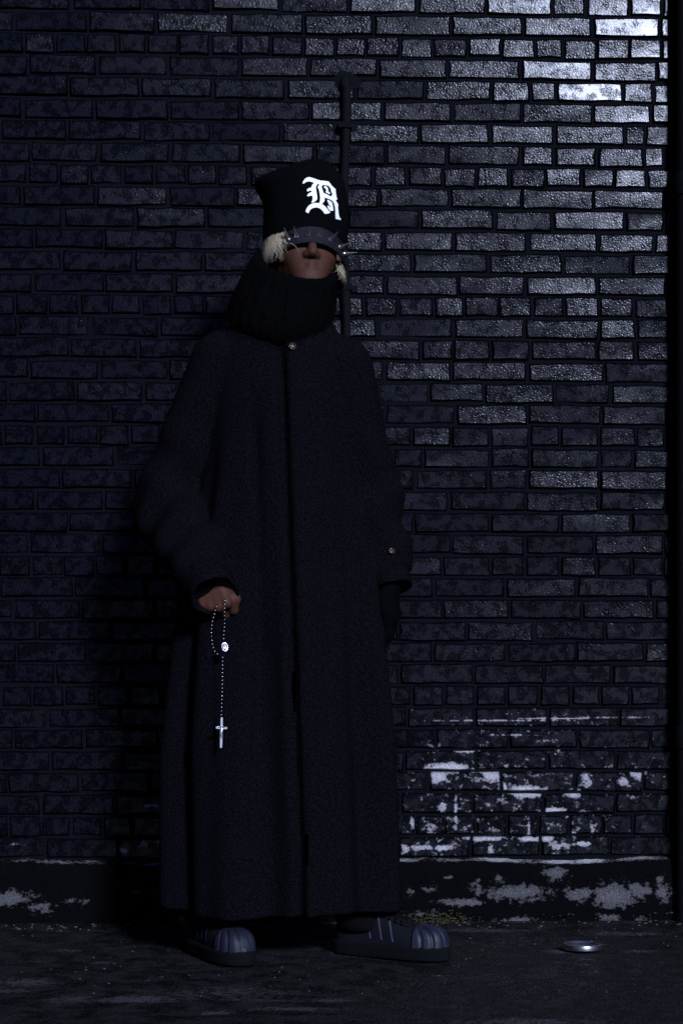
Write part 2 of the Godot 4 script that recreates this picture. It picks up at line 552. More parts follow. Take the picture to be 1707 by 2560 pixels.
	for j in 4:
		for i in cols:
			var x := -1.6 + 3.2 * i / (cols - 1)
			var y0 := 0.158 + 0.013 * nz.get_noise_2d(x * 0.45, 9.0)
			var zf := 0.028 + 0.007 * nz.get_noise_2d(x, 0.316) + 0.010 * nz.get_noise_2d(x * 1.7, 4.0) + 0.004 * nz.get_noise_2d(x * 5.0, 1.422)
			var z := lerpf(zf, -0.012, j / 3.0)
			var y: float = y0 + [0.0, 0.003, 0.006, 0.010][j] + 0.002 * nz.get_noise_2d(x * 8.0, j)
			lg.add(Vector3(x, y, z), Vector2(i / (cols - 1.0), j / 3.0))
	lg.grid(4, cols, 0)
	var lb := []
	for b in [[330, 30, .36], [560, 90, .4], [1010, 50, .45], [1120, 50, .38], [1250, 80, .55], [1400, 60, .6], [1470, 40, .7], [1600, 90, .42], [60, 60, .30], [150, 70, .36], [230, 50, .32], [390, 40, .42], [1330, 50, .36], [760, 120, .4]]:
		lb.append([wx(b[0]), 0.5, b[1] / WPX, 0.5, b[2]])
	var lim := worn(M.plaster, blob_image(lb, -1.6, 1.6, 0.0, 1.0, 1536, 32, Color(0.62, 0.61, 0.61), 41))
	obj("ledge", lg.mesh(), lim, wall)

func build_pipes() -> void:
	var t := Basis(Vector3.UP, deg_to_rad(WALL_TURN))
	var at := Vector3(0, 0, WALL_Z) + t * Vector3(wx(862), 0, 0)
	var p := thing("conduit_pipe", "thin black iron pipe running up the wall behind the hat", "pipe", at, WALL_TURN)
	var pts := []
	var rad := []
	for k in 24:
		var y := lerpf(0.17, 2.262, k / 23.0)
		pts.append(Vector3(0.004 * sin(k * 0.9), y, 0.018)); rad.append(0.0120 + 0.0018 * sin(k * 2.3))
	for k in range(1, 7):
		var a := k / 6.0 * PI / 2
		pts.append(Vector3(0, 2.262 + 0.03 * sin(a), 0.018 - 0.03 * (1 - cos(a)))); rad.append(0.0135)
	var g := Geo.new()
	g.tube(pts, rad, 14)
	obj("tube", g.mesh(), M.iron, p)
	g = Geo.new()      # rough plug of cement where it enters the wall
	var r := RandomNumberGenerator.new(); r.seed = 4
	var c := g.add(Vector3(0, 2.292, 0.012))
	for k in 14:
		var a := TAU * k / 14
		var q := r.randf_range(0.028, 0.048)
		g.add(Vector3(q * cos(a), 2.288 + q * sin(a), -0.002))
	for k in 14: g.tri(c, 1 + (k + 1) % 14, 1 + k)
	obj("cement_plug", g.mesh(), M.mortar, p)
	for y in [2.16, 1.72, 1.1]:
		g = Geo.new()
		g.box(Vector3(-0.034, y - 0.009, -0.004), Vector3(0.034, y + 0.009, 0.004))
		g.box(Vector3(-0.0185, y - 0.008, 0.0), Vector3(0.0185, y + 0.008, 0.034))
		obj("clip", g.mesh(), M.iron, p)
	at = Vector3(0, 0, WALL_Z) + t * Vector3(wx(1712), 0, 0)
	p = thing("drainpipe", "matt black drainpipe standing at the right end of the brick wall", "drainpipe", at, WALL_TURN)
	g = Geo.new()
	g.tube([Vector3(0, 0.0, 0.052), Vector3(0, 1.4, 0.052), Vector3(0, 2.8, 0.052), Vector3(0, 4.1, 0.052)], [0.030, 0.030, 0.030, 0.030], 18)
	obj("tube", g.mesh(), M.iron, p)
	for y in [0.5, 2.0, 3.4]:
		g = Geo.new()
		g.tube([Vector3(0, y - 0.03, 0.052), Vector3(0, y + 0.03, 0.052)], [0.036, 0.036], 18)
		g.box(Vector3(-0.02, y - 0.015, -0.01), Vector3(0.02, y + 0.015, 0.05))
		obj("socket", g.mesh(), M.iron, p)

func build_ground() -> void:
	var g := Geo.new()
	var nz := FastNoiseLite.new()
	nz.seed = 9; nz.frequency = 1.6; nz.fractal_octaves = 3
	var n := 90
	# fine middle and a wide flat apron in one sheet
	var xs := [-40.0, -12.0, -4.0]
	for i in n: xs.append(-2.2 + 4.4 * i / (n - 1.0))
	xs.append_array([4.0, 12.0, 40.0])
	var zs := [-5.6]
	for i in 60: zs.append(-5.3 + 2.2 * i / 59.0)
	zs.append_array([-2.4, 0.0, 8.0, 40.0])
	for z in zs:
		for x in xs:
			var inside: float = step_(2.2, 1.7, absf(x)) * step_(-5.12, -4.95, z) * step_(-3.1, -3.4, z)
			var y: float = inside * (0.006 * nz.get_noise_2d(x * 0.8, z * 2.0) - 0.004)
			g.add(Vector3(x, y, z), Vector2((x + 1.2) / 2.4, (z + 5.15) / 1.25))
	g.grid(zs.size(), xs.size(), 0)
	var spots := []
	for b in [[60, 2450, 90, 8, .55], [30, 2470, 60, 5, .6], [340, 2496, 110, 7, .7], [180, 2494, 90, 9, .5], [560, 2478, 220, 18, .42], [820, 2494, 60, 5, .6], [650, 2496, 160, 7, .45], [250, 2400, 30, 3, .6], [170, 2375, 40, 3, .55], [620, 2312, 40, 3, .6], [760, 2308, 90, 3, .55], [860, 2302, 50, 3, .5], [1200, 2325, 150, 5, .55], [1560, 2330, 120, 6, .5], [1400, 2372, 40, 4, .8], [1600, 2372, 40, 4, .6], [1300, 2350, 200, 20, .3], [400, 2530, 400, 12, .34], [1200, 2440, 260, 14, .30]]:
		var z: float = -0.709 * 4761.0 / (b[1] - 1650.0)
		var sc := 4761.0 / -z
		spots.append([(b[0] - 853.5) / sc, -5.15 - z - 3.9, b[2] / sc, b[3] / sc / 0.155, b[4]])
	M.ground = worn(M.ground, blob_image(spots, -1.2, 1.2, -5.15, -3.9, 1024, 512, Color(0.075, 0.070, 0.078), 51))
	var o := obj("pavement", g.mesh(), M.ground)
	o.set_meta("kind", "structure")
	# grit along the foot of the wall and on the pavement
	var chip := Geo.new()
	var r := RandomNumberGenerator.new(); r.seed = 77
	var c := [Vector3(-0.5, 0, -0.35), Vector3(0.45, 0, -0.4), Vector3(0.5, 0, 0.35), Vector3(-0.4, 0, 0.45), Vector3(-0.2, 0.4, -0.1), Vector3(0.25, 0.3, 0.1)]
	for f in [[0, 4, 1], [1, 4, 5], [1, 5, 2], [2, 5, 3], [3, 5, 4], [3, 4, 0]]:
		var i := chip.add(c[f[0]]); chip.add(c[f[1]]); chip.add(c[f[2]])
		chip.tri(i, i + 1, i + 2)
	var cm := chip.mesh()
	var kinds := [["grit", 420, M.grit, "loose pale grit scattered on the dark pavement"], ["moss", 260, M.moss, "yellow green moss at the foot of the plinth"]]
	for kd in kinds:
		var mm := MultiMesh.new()
		mm.transform_format = MultiMesh.TRANSFORM_3D
		mm.mesh = cm
		mm.instance_count = kd[1]
		for k in kd[1]:
			var x: float
			var z: float
			var s: float
			if kd[0] == "moss":
				x = wx(r.randfn(1090, 45)) if k < 220 else wx(r.randf_range(1000, 1700))
				z = WALL_Z - x * sin(deg_to_rad(WALL_TURN)) + 0.040 + absf(r.randfn(0, 0.012))
				s = r.randf_range(0.003, 0.009)
			elif k < 200:
				x = r.randf_range(-1.0, 1.0)
				z = WALL_Z - x * sin(deg_to_rad(WALL_TURN)) + 0.05 + absf(r.randfn(0, 0.05))
				s = r.randf_range(0.003, 0.009)
			else:
				x = r.randf_range(-1.1, 1.1)
				z = r.randf_range(-5.05, -4.0)
				s = r.randf_range(0.002, 0.005)
			mm.set_instance_transform(k, Transform3D(Basis(Vector3.UP, r.randf() * TAU).scaled(Vector3(s * r.randf_range(0.7, 1.6), s, s)), Vector3(x, r.randf() * r.randf() * 0.035 - 0.001 if kd[0] == "moss" else -0.001, z)))
		var mi := MultiMeshInstance3D.new()
		mi.name = kd[0]
		mi.multimesh = mm
		mi.material_override = kd[2]
		add_child(mi, true)
		mi.set_meta("kind", "stuff")
		mi.set_meta("label", kd[3])
		mi.set_meta("category", kd[0])

func build_lid() -> void:
	var t := thing("jar_lid", "round pale metal lid lying on the pavement near the wall", "lid", Vector3(0.592, 0.0, -4.68))
	var g := Geo.new()
	g.lathe([Vector2(0.0001, 0.005), Vector2(0.034, 0.005), Vector2(0.0405, 0.006), Vector2(0.043, 0.0115), Vector2(0.0455, 0.0125), Vector2(0.0475, 0.011), Vector2(0.048, 0.001), Vector2(0.0465, -0.001)], 48)
	obj("disc", g.mesh(), M.lid, t)

# ---------------------------------------------------------------- person
const HEAD := Vector3(0.040, 1.703, 0.0)
const HEAD_YAW := 11.0
var head_t := Transform3D()

func coat_table(y: float) -> Vector3:    # half width, half depth, centre x
	var rows := [[0.0, 0.281, 0.205, -0.006], [0.10, 0.280, 0.204, -0.006], [0.5, 0.272, 0.190, -0.018], [0.9, 0.236, 0.160, -0.020], [1.15, 0.185, 0.142, -0.022], [1.36, 0.166, 0.124, -0.022], [1.45, 0.160, 0.104, -0.020], [1.53, 0.118, 0.090, -0.016], [1.60, 0.085, 0.082, -0.012], [1.7, 0.07, 0.07, -0.01]]
	for k in rows.size() - 1:
		if y <= rows[k + 1][0]:
			var t: float = clampf((y - rows[k][0]) / (rows[k + 1][0] - rows[k][0]), 0.0, 1.0)
			return Vector3(lerpf(rows[k][1], rows[k + 1][1], t), lerpf(rows[k][2], rows[k + 1][2], t), lerpf(rows[k][3], rows[k + 1][3], t))
	return Vector3(0.07, 0.07, -0.01)

const SHL := Vector3(-0.155, 1.424, -0.01)
const ELL := Vector3(-0.292, 1.085, -0.035)
const WRL := Vector3(-0.192, 0.908, 0.155)
const SHR := Vector3(0.122, 1.412, -0.01)
const ELR := Vector3(0.190, 1.085, -0.045)
const WRR := Vector3(0.240, 0.905, 0.015)

func sleeve(p: Vector3, sh: Vector3, el: Vector3, wr: Vector3, rc: float, seed_: float) -> float:
	var d1 := bone(p, sh, el, 0.083, 0.084)
	var fore := (wr - el).normalized()
	var d2 := bone(p, el, wr + (wr - el) * 0.4, 0.085, rc - 0.004)
	var along := (p - el).dot(fore)
	var len_ := (wr - el).length() + (0.048 if wr.x < 0.0 else 0.0)
	# soft creases across the bend and the forearm
	var cr := 0.007 * sin(along * 44.0 + seed_ + p.x * 30.0) * step_(-0.06, 0.03, along) * step_(len_ + 0.02, len_ - 0.12, along)
	d2 = maxf(d2, along - len_)
	var d := smin(d1, d2, 0.03)
	var up := 0.005 * sin(p.y * 40.0 + p.x * 34.0 + seed_ * 2.0) * step_(1.34, 1.2, p.y)
	return d + cr + up

func coat_field(p: Vector3) -> float:
	var t := coat_table(p.y)
	var q := Vector2((p.x - t.z) / t.x, p.z / t.y)
	var l := q.length()
	var ang := atan2(q.x, q.y)
	var d := (l - 1.0) * lerpf(t.y, t.x, absf(q.x) / maxf(l, 1e-4))
	var low := step_(1.42, 0.5, p.y)
	# hanging folds
	d += low * (0.020 * cos(ang * 7.0 + 0.6 + 0.8 * p.y) + 0.010 * cos(ang * 13.0 + 2.0 - 1.2 * p.y))
	if p.z > 0.0:
		var xp := lerpf(0.040, -0.008, clampf((p.y - 0.25) / 1.2, 0.0, 1.0))
		var s := p.x - xp
		d += 0.024 * exp(-pow((s + 0.008) / 0.012, 2.0)) * step_(1.50, 1.40, p.y)
		d -= 0.008 * step_(-0.004, 0.010, s) * step_(0.16, 0.05, s)
		var s2 := p.x + 0.072 + (p.y - 1.1) * 0.02
		d += 0.020 * exp(-pow(s2 / 0.016, 2.0)) * step_(1.38, 1.2, p.y) * step_(0.35, 0.8, p.y)
	var shell := d
	var top := p.y - 1.575
	d = maxf(d, top)
	d = smin(d, minf(sleeve(p, SHL, ELL, WRL, 0.062, 0.7), sleeve(p, SHR, ELR, WRR, 0.060, 2.9)), 0.012)
	# open hem
	d = maxf(d, 0.112 + 0.006 * sin(ang * 3.0) - p.y)
	if p.y < 0.5:
		var inner := shell + 0.024
		d = maxf(d, -maxf(inner, p.y - 0.20))
	return d

func hand_bones(w: Vector3, d: Vector3, th: Vector3, curl: float, elbow: Vector3) -> Array:
	d = d.normalized()
	th = (th - d * th.dot(d)).normalized()
	var n := th.cross(d).normalized()     # back of the hand
	if n.z < 0.0: n = -n
	var b := []
	b.append([w + (elbow - w).normalized() * 0.04, w + d * 0.015, 0.023, 0.025])
	for k in 4:
		var s: float = [0.030, 0.010, -0.010, -0.028][k]
		var kn: Vector3 = w + d * ([0.088, 0.092, 0.086, 0.077][k]) + th * s
		b.append([w + d * 0.02 + th * s * 0.6, kn, 0.0150, 0.0115])
		var ln: Array = [[0.040, 0.024, 0.020], [0.044, 0.027, 0.021], [0.041, 0.025, 0.020], [0.032, 0.019, 0.018]][k]
		var a := curl * 1.15
		var p := kn
		var r: float = [0.0098, 0.0100, 0.0095, 0.0085][k]
		for m in 3:
			var dir := d * cos(a) - n * sin(a)
			var e: Vector3 = p + dir * float(ln[m])
			b.append([p, e, r, r * 0.90])
			p = e
			r *= 0.90
			a += curl * ([1.35, 1.0, 0.0][m])
	var c0 := w + d * 0.022 + th * 0.022
	var c1 := w + d * 0.052 + th * 0.046 - n * 0.006
	var c2 := w + d * 0.080 + th * 0.047 - n * 0.016 * curl
	var c3 := w + d * 0.102 + th * (0.047 - 0.010 * curl) - n * 0.028 * curl
	b.append([c0, c1, 0.0160, 0.0125])
	b.append([c1, c2, 0.0120, 0.0108])
	b.append([c2, c3, 0.0108, 0.0085])
	return b

func head_field() -> Callable:
	var b := [
		[Vector3(0, 0.045, -0.022), Vector3(0, 0.035, 0.012), 0.084, 0.076],
		[Vector3(0, -0.02, 0.0), Vector3(0, -0.02, 0.03), 0.066, 0.056],
		[Vector3(-0.042, -0.058, 0.012), Vector3(-0.012, -0.094, 0.070), 0.026, 0.019],
		[Vector3(0.042, -0.058, 0.012), Vector3(0.012, -0.094, 0.070), 0.026, 0.019],
		[Vector3(-0.008, -0.097, 0.075), Vector3(0.008, -0.097, 0.075), 0.019, 0.019],
		[Vector3(0, -0.065, 0.045), Vector3(0, -0.068, 0.058), 0.035, 0.031],
		[Vector3(-0.038, -0.028, 0.052), Vector3(-0.030, -0.038, 0.060), 0.026, 0.022],
		[Vector3(0.038, -0.028, 0.052), Vector3(0.030, -0.038, 0.060), 0.026, 0.022],
		[Vector3(-0.040, 0.020, 0.070), Vector3(0.040, 0.020, 0.070), 0.015, 0.015],
		[Vector3(0, -0.10, -0.01), Vector3(-0.03, -0.22, -0.04), 0.052, 0.062]]
	var fine := [
		[Vector3(0, 0.004, 0.090), Vector3(0, -0.038, 0.109), 0.0085, 0.0115],
		[Vector3(-0.012, -0.042, 0.098), Vector3(0.012, -0.042, 0.098), 0.0085, 0.0085],
		[Vector3(-0.020, -0.0665, 0.082), Vector3(0, -0.0645, 0.0915), 0.0045, 0.0060],
		[Vector3(0.020, -0.0665, 0.082), Vector3(0, -0.0645, 0.0915), 0.0045, 0.0060],
		[Vector3(-0.016, -0.0735, 0.083), Vector3(0.016, -0.0735, 0.083), 0.0060, 0.0060],
		[Vector3(0, -0.0745, 0.088), Vector3(0, -0.0745, 0.0885), 0.0068, 0.0068],
		[Vector3(-0.031, 0.0, 0.076), Vector3(-0.031, 0.0, 0.077), 0.0125, 0.0125],
		[Vector3(0.031, 0.0, 0.076), Vector3(0.031, 0.0, 0.077), 0.0125, 0.0125],
		[Vector3(-0.079, 0.008, -0.010), Vector3(-0.080, -0.034, -0.002), 0.013, 0.009],
		[Vector3(0.079, 0.008, -0.010), Vector3(0.080, -0.034, -0.002), 0.013, 0.009]]
	return func(p: Vector3) -> float:
		var d := 1e3
		for q in b: d = smin(d, bone(p, q[0], q[1], q[2], q[3]), 0.030)
		for e in [Vector3(-0.031, 0.002, 0.094), Vector3(0.031, 0.002, 0.094)]:
			d = maxf(d, -(p.distance_to(e) - 0.014) * 0.8) if absf(p.distance_to(e) - 0.014) < 0.02 else d
		for q in fine: d = smin(d, bone(p, q[0], q[1], q[2], q[3]), 0.009)
		var lip := Vector3(clampf(p.x, -0.019, 0.019), -0.0695, 0.094 - 6.0 * p.x * p.x)
		d += 0.0035 * exp(-pow(p.distance_to(lip) / 0.005, 2.0))
		return d

func hat_radius(y: float) -> float:
	var t := [[0.010, 0.93], [0.016, 0.985], [0.022, 1.0], [0.05, 1.015], [0.10, 1.03], [0.145, 1.02], [0.172, 0.95], [0.188, 0.80], [0.196, 0.55], [0.199, 0.25], [0.200, 0.0]]
	for k in t.size() - 1:
		if y <= t[k + 1][0]:
			return lerpf(t[k][1], t[k + 1][1], clampf((y - t[k][0]) / (t[k + 1][0] - t[k][0]), 0, 1))
	return 0.0

func hat_pt(phi: float, y: float, off := 0.0) -> Vector3:
	var r := hat_radius(y)
	var lump := 1.0 + 0.022 * sin(phi * 3.0 + y * 40.0) * step_(0.03, 0.14, y) + 0.012 * sin(phi * 5.0 - y * 70.0 + 1.0) * step_(0.08, 0.16, y)
	lump += 0.16 * exp(-pow((y - 0.165) / 0.032, 2.0)) * maxf(0.0, -sin(phi)) - 0.03 * exp(-pow((y - 0.09) / 0.03, 2.0)) * maxf(0.0, -sin(phi))
	var a := (0.1005 * r * lump) + off
	var b := (0.1080 * r * lump) + off
	var bend := step_(0.06, 0.20, y)
	var rim := 0.030 * (1.0 - cos(phi)) * 0.5 * step_(0.11, 0.02, y)      # lower at the nape than over the brow
	return Vector3(a * sin(phi) - 0.006 * bend, y - rim + 0.011 * sin(phi * 2.0 + 0.6) * step_(0.13, 0.19, y), b * cos(phi) - 0.012 * bend)

func build_person() -> void:
	var per := thing("person", "person in a long black coat and black beanie standing before the brick wall", "person", PERSON)
	head_t = Transform3D(Basis.from_euler(Vector3(deg_to_rad(-4.0), deg_to_rad(HEAD_YAW), deg_to_rad(-1.5))), HEAD)
	# body: one continuous skin
	var g := Geo.new()
	var hipl := Vector3(-0.10, 0.90, -0.01)
	var hipr := Vector3(0.075, 0.90, -0.01)
	var knl := Vector3(-0.150, 0.49, 0.03)
	var knr := Vector3(0.125, 0.49, 0.025)
	var anl := Vector3(-0.205, 0.085, -0.012)
	var anr := Vector3(0.178, 0.085, 0.002)
	var frame := [
		[hipl, knl, 0.078, 0.052], [knl, anl, 0.050, 0.036], [hipr, knr, 0.078, 0.052], [knr, anr, 0.050, 0.036],
		[anl, anl + Vector3(0.085, -0.045, 0.155), 0.034, 0.026], [anr, anr + Vector3(0.15, -0.045, 0.072), 0.034, 0.026],
		[hipl, hipr, 0.10, 0.10], [Vector3(-0.015, 0.95, 0), Vector3(-0.02, 1.33, -0.01), 0.105, 0.105],
		[Vector3(-0.10, 1.37, -0.01), Vector3(0.07, 1.37, -0.01), 0.075, 0.075], [Vector3(-0.015, 1.40, -0.02), Vector3(0.02, 1.58, -0.02), 0.062, 0.055],
		[SHL, ELL, 0.050, 0.036], [ELL, WRL + Vector3(0, 0.012, -0.004), 0.036, 0.024], [SHR, ELR, 0.052, 0.040], [ELR, WRR, 0.040, 0.028]]
	net(g, bones_field(frame, 0.05), Vector3(-0.42, 0.0, -0.2), Vector3(0.42, 1.62, 0.24), 0.018)
	var hf := head_field()
	net(g, hf, Vector3(-0.11, -0.20, -0.13), Vector3(0.11, 0.14, 0.13), 0.0042, head_t)
	var hl := hand_bones(WRL + Vector3(0.008, 0.010, 0.006), Vector3(0.20, -0.93, 0.22), Vector3(0.95, 0.15, 0.25), 1.15, ELL)
	var hlf := bones_field(hl, 0.010)
	net(g, hlf, WRL + Vector3(-0.08, -0.16, -0.11), WRL + Vector3(0.10, 0.06, 0.09), 0.0034)
	var hr := hand_bones(WRR + Vector3(0, -0.004, 0), Vector3(0.12, -0.98, 0.06), Vector3(-0.2, 0.0, 0.95), 0.32, ELR)
	net(g, bones_field(hr, 0.010), WRR + Vector3(-0.13, -0.24, -0.12), WRR + Vector3(0.13, 0.06, 0.12), 0.0042)
	obj("body", g.mesh(), M.skin, per)
	print("body ", Time.get_ticks_msec())
	# glove on the lowered hand
	g = Geo.new()
	var gl := []
	for b in hr: gl.append([b[0], b[1], b[2] + 0.004, b[3] + 0.004])
	net(g, bones_field(gl, 0.012), WRR + Vector3(-0.13, -0.25, -0.12), WRR + Vector3(0.13, 0.07, 0.12), 0.0045)
	obj("glove", g.mesh(), M.fur, per)
	# trousers
	g = Geo.new()
	var tr := [[hipl, knl, 0.10, 0.082], [knl, anl, 0.082, 0.066], [hipr, knr, 0.10, 0.082], [knr, anr, 0.082, 0.066], [hipl, hipr, 0.115, 0.115]]
	var trf := bones_field(tr, 0.05)
	net(g, func(p): return maxf(trf.call(p), 0.052 - p.y) + 0.004 * sin(p.y * 70.0 + p.x * 30.0), Vector3(-0.40, 0.02, -0.22), Vector3(0.40, 1.06, 0.2), 0.016)
	obj("trousers", g.mesh(), M.trouser, per)
	# coat
	g = Geo.new()
	net(g, coat_field, Vector3(-0.42, 0.085, -0.26), Vector3(0.37, 1.60, 0.27), 0.0078)
	var coat := obj("coat", g.mesh(), M.wool, per)
	print("coat ", Time.get_ticks_msec())
	for q in [[0.0125, 1.447, 0.0085], [0.247, 0.968, 0.0075]]:
		var z := 0.40
		while z > -0.2 and coat_field(Vector3(q[0], q[1], z)) > 0.001: z -= 0.002
		var bg := Geo.new()
		var r: float = q[2]
		bg.lathe([Vector2(0.0001, 0.0022), Vector2(r * 0.62, 0.0024), Vector2(r * 0.80, 0.0052), Vector2(r * 0.95, 0.0050), Vector2(r, 0.003), Vector2(r * 0.9, -0.002)], 24)
		var bt := obj("button", bg.mesh(), M.horn, coat)
		bt.transform = Transform3D(Basis.from_euler(Vector3(deg_to_rad(78), deg_to_rad(10), 0)), Vector3(q[0], q[1], z + 0.003))
	for q in [[ELL, WRL, 0.018, 0.058], [ELR, WRR, -0.034, 0.056]]:
		var ax: Vector3 = (q[1] - q[0]).normalized()
		var cg := Geo.new()
		var rc: float = q[3]
		cg.lathe([Vector2(rc - 0.016, 0.002), Vector2(rc - 0.010, 0.046), Vector2(rc - 0.008, 0.060), Vector2(rc - 0.003, 0.063), Vector2(rc + 0.001, 0.060), Vector2(rc + 0.003, 0.050), Vector2(rc + 0.004, 0.020), Vector2(rc + 0.002, 0.0), Vector2(rc - 0.006, -0.006)], 40)
		for i in cg.v.size():
			var a := atan2(cg.v[i].x, cg.v[i].z)
			cg.v[i] *= Vector3(1, 1, 1) + Vector3(1, 0.02, 1) * (0.06 * sin(a * 2.0 + 1.0) + 0.03 * sin(a * 5.0))
		var cf := obj("cuff", cg.mesh(), M.wool, coat)
		var sd := ax.cross(Vector3.BACK).normalized()
		cf.transform = Transform3D(Basis(sd, ax, sd.cross(ax)), q[1] + ax * float(q[2]))
	build_head(per)
	build_shoes(per)
	build_rosary(per, WRL)

func build_head(per: Node3D) -> void:
	# knitted cowl up to the chin
	var g := Geo.new()
	var nz := FastNoiseLite.new()
	nz.seed = 21; nz.frequency = 9.0; nz.fractal_octaves = 3
	var cowl_pt := func(th: float, t: float, off: float) -> Vector3:     # th 0 = forward, t 0 rim .. 1 bottom
		var front := cos(th - 0.35)
		var yt := 1.660 - 0.056 * front
		var yb := 1.508 - 0.055 * front
		var y := lerpf(yt, yb, t)
		var r := lerpf(0.092, 0.120, maxf(t, 0.0)) + 0.010 * sin(t * PI)
		r += 0.010 * nz.get_noise_3d(sin(th), t * 1.4, cos(th)) + off
		var cx := lerpf(0.018, -0.030, t)
		return Vector3(cx + r * sin(th) * 1.03, y, lerpf(0.036, 0.0, clampf(t, 0.0, 1.0)) + r * cos(th))
	var ring := 120
	var prof := [[0.30, -0.030], [0.10, -0.024], [0.0, -0.014], [-0.02, -0.004], [0.0, 0.004], [0.08, 0.003], [0.2, 0.0], [0.35, 0.0], [0.5, 0.0], [0.65, 0.0], [0.8, 0.0], [0.92, -0.004], [1.0, -0.016], [1.02, -0.04]]
	for q in prof:
		for k in ring:
			g.add(cowl_pt.call(TAU * k / ring, q[0], q[1]))
	g.grid(prof.size(), ring, 0, true)
	var cowl := obj("cowl", g.mesh(), M.fur, per)
	var fz := Geo.new()
	var r := RandomNumberGenerator.new(); r.seed = 8
	for k in 5200:
		var th := r.randf() * TAU
		var t := r.randf_range(-0.02, 1.0)
		var p: Vector3 = cowl_pt.call(th, t, -0.002)
		var out := Vector3(sin(th), r.randf_range(-0.9, 0.35), cos(th)) + Vector3(r.randfn(0, 0.4), 0, r.randfn(0, 0.4))
		var e := p + out.normalized() * r.randf_range(0.004, 0.010)
		var s := out.cross(Vector3(r.randf() - 0.5, r.randf() - 0.5, r.randf() - 0.5)).normalized() * 0.0008
		var i := fz.add(p - s); fz.add(p + s); fz.add(e)
		fz.tri(i, i + 1, i + 2)
	var f := obj("fuzz", fz.mesh(), M.fur, cowl)
	f.set_meta("kind", "stuff")
	# beanie
	g = Geo.new()
	var ys := [0.024, 0.018, 0.012, 0.010]
	var offs := [-0.008, -0.008, -0.006, -0.002]
	for k in 34:
		ys.append(lerpf(0.011, 0.1995, pow(k / 33.0, 0.85))); offs.append(0.0)
	var n := 300
	for k in ys.size():
		for i in n:
			var phi := TAU * i / n
			g.add(hat_pt(phi, ys[k], offs[k] + (0.0009 * sin(phi * 75.0) if k > 3 else 0.0)))
	g.grid(ys.size(), n, 0, true)
	var hat := obj("beanie", g.mesh(), M.knit, per)
	hat.transform = head_t
	build_emblem(hat)
	# spiked leather band over the eyes
	g = Geo.new()
	var band_pt := func(phi: float, y: float, off: float) -> Vector3:
		return Vector3((0.1010 + off) * sin(phi), y + 0.004 - 0.058 * (1.0 - cos(phi)), (0.1105 + off) * cos(phi))
	n = 160
	for q in [[-0.021, -0.004], [-0.0215, -0.001], [-0.020, 0.0005], [-0.010, 0.001], [0.004, 0.001], [0.0165, 0.0005], [0.018, -0.001], [0.0175, -0.004], [0.0, -0.004], [-0.021, -0.004]]:
		for i in n:
			g.add(band_pt.call(TAU * i / n, q[0], q[1]))
	g.grid(10, n, 0, true)
	var band := obj("spiked_band", g.mesh(), M.leather, per)
	band.transform = head_t
	var cone := Geo.new()
	cone.lathe([Vector2(0.0056, -0.002), Vector2(0.0058, 0.0012), Vector2(0.0045, 0.0030), Vector2(0.0040, 0.0036), Vector2(0.0036, 0.0090), Vector2(0.0024, 0.0190), Vector2(0.0008, 0.0315), Vector2(0.0001, 0.0322)], 20)
	var cm := cone.mesh()
	for k in 7:
		var phi := deg_to_rad([-33.0, -22.0, -7.0, 8.0, 25.0, 43.0, 56.0][k])
		var p: Vector3 = band_pt.call(phi, -0.003, 0.001)
		var out := Vector3(sin(phi) / 0.101, 0.75 if k == 0 else 0.42, cos(phi) / 0.1105)
		out = Vector3(out.x * 0.1, [0.75, 0.55, 0.35, 0.30, 0.35, 0.15, 0.0][k], out.z * 0.1).normalized()
		var side := out.cross(Vector3.UP).normalized()
		var o := obj("spike", cm, M.metal, band)
		o.transform = Transform3D(Basis(side, out, side.cross(out)), p)
	# hair showing between hat and cowl
	for left in [true, false]:
		g = Geo.new()
		for k in (760 if left else 80):
			var phi := deg_to_rad(r.randfn(-54.0, 7.5) if left else r.randfn(54.0, 5.0))
			var y0 := r.randf_range(-0.008, 0.012) if left else r.randf_range(-0.075, -0.05)
			var ln := r.randf_range(0.010, 0.056) if left else r.randf_range(0.012, 0.026)
			var rad := r.randf_range(1.05, 1.14) if left else r.randf_range(1.0, 1.10)
			var drift := r.randfn(-0.42 if left else 0.12, 0.26)
			var prev := -1
			var w := r.randf_range(0.0003, 0.0006)
			for m in 6:
				var t := m / 5.0
				var ph := phi + drift * t + 0.08 * sin(t * 4.0 + k)
				var rr := rad + (0.10 if left else 0.05) * t * (1.0 - t) * 2.0
				var p := Vector3(0.092 * rr * sin(ph), y0 - ln * t, 0.100 * rr * cos(ph))
				var s := Vector3(cos(ph), 0.25, -sin(ph)) * (w * (1.0 - 0.75 * t))
				var i := g.add(p - s); g.add(p + s)
				if prev >= 0: g.quad(prev, prev + 1, i + 1, i)
				prev = i
		var hair := obj("hair", g.mesh(), M.hair, per)
		hair.transform = head_t

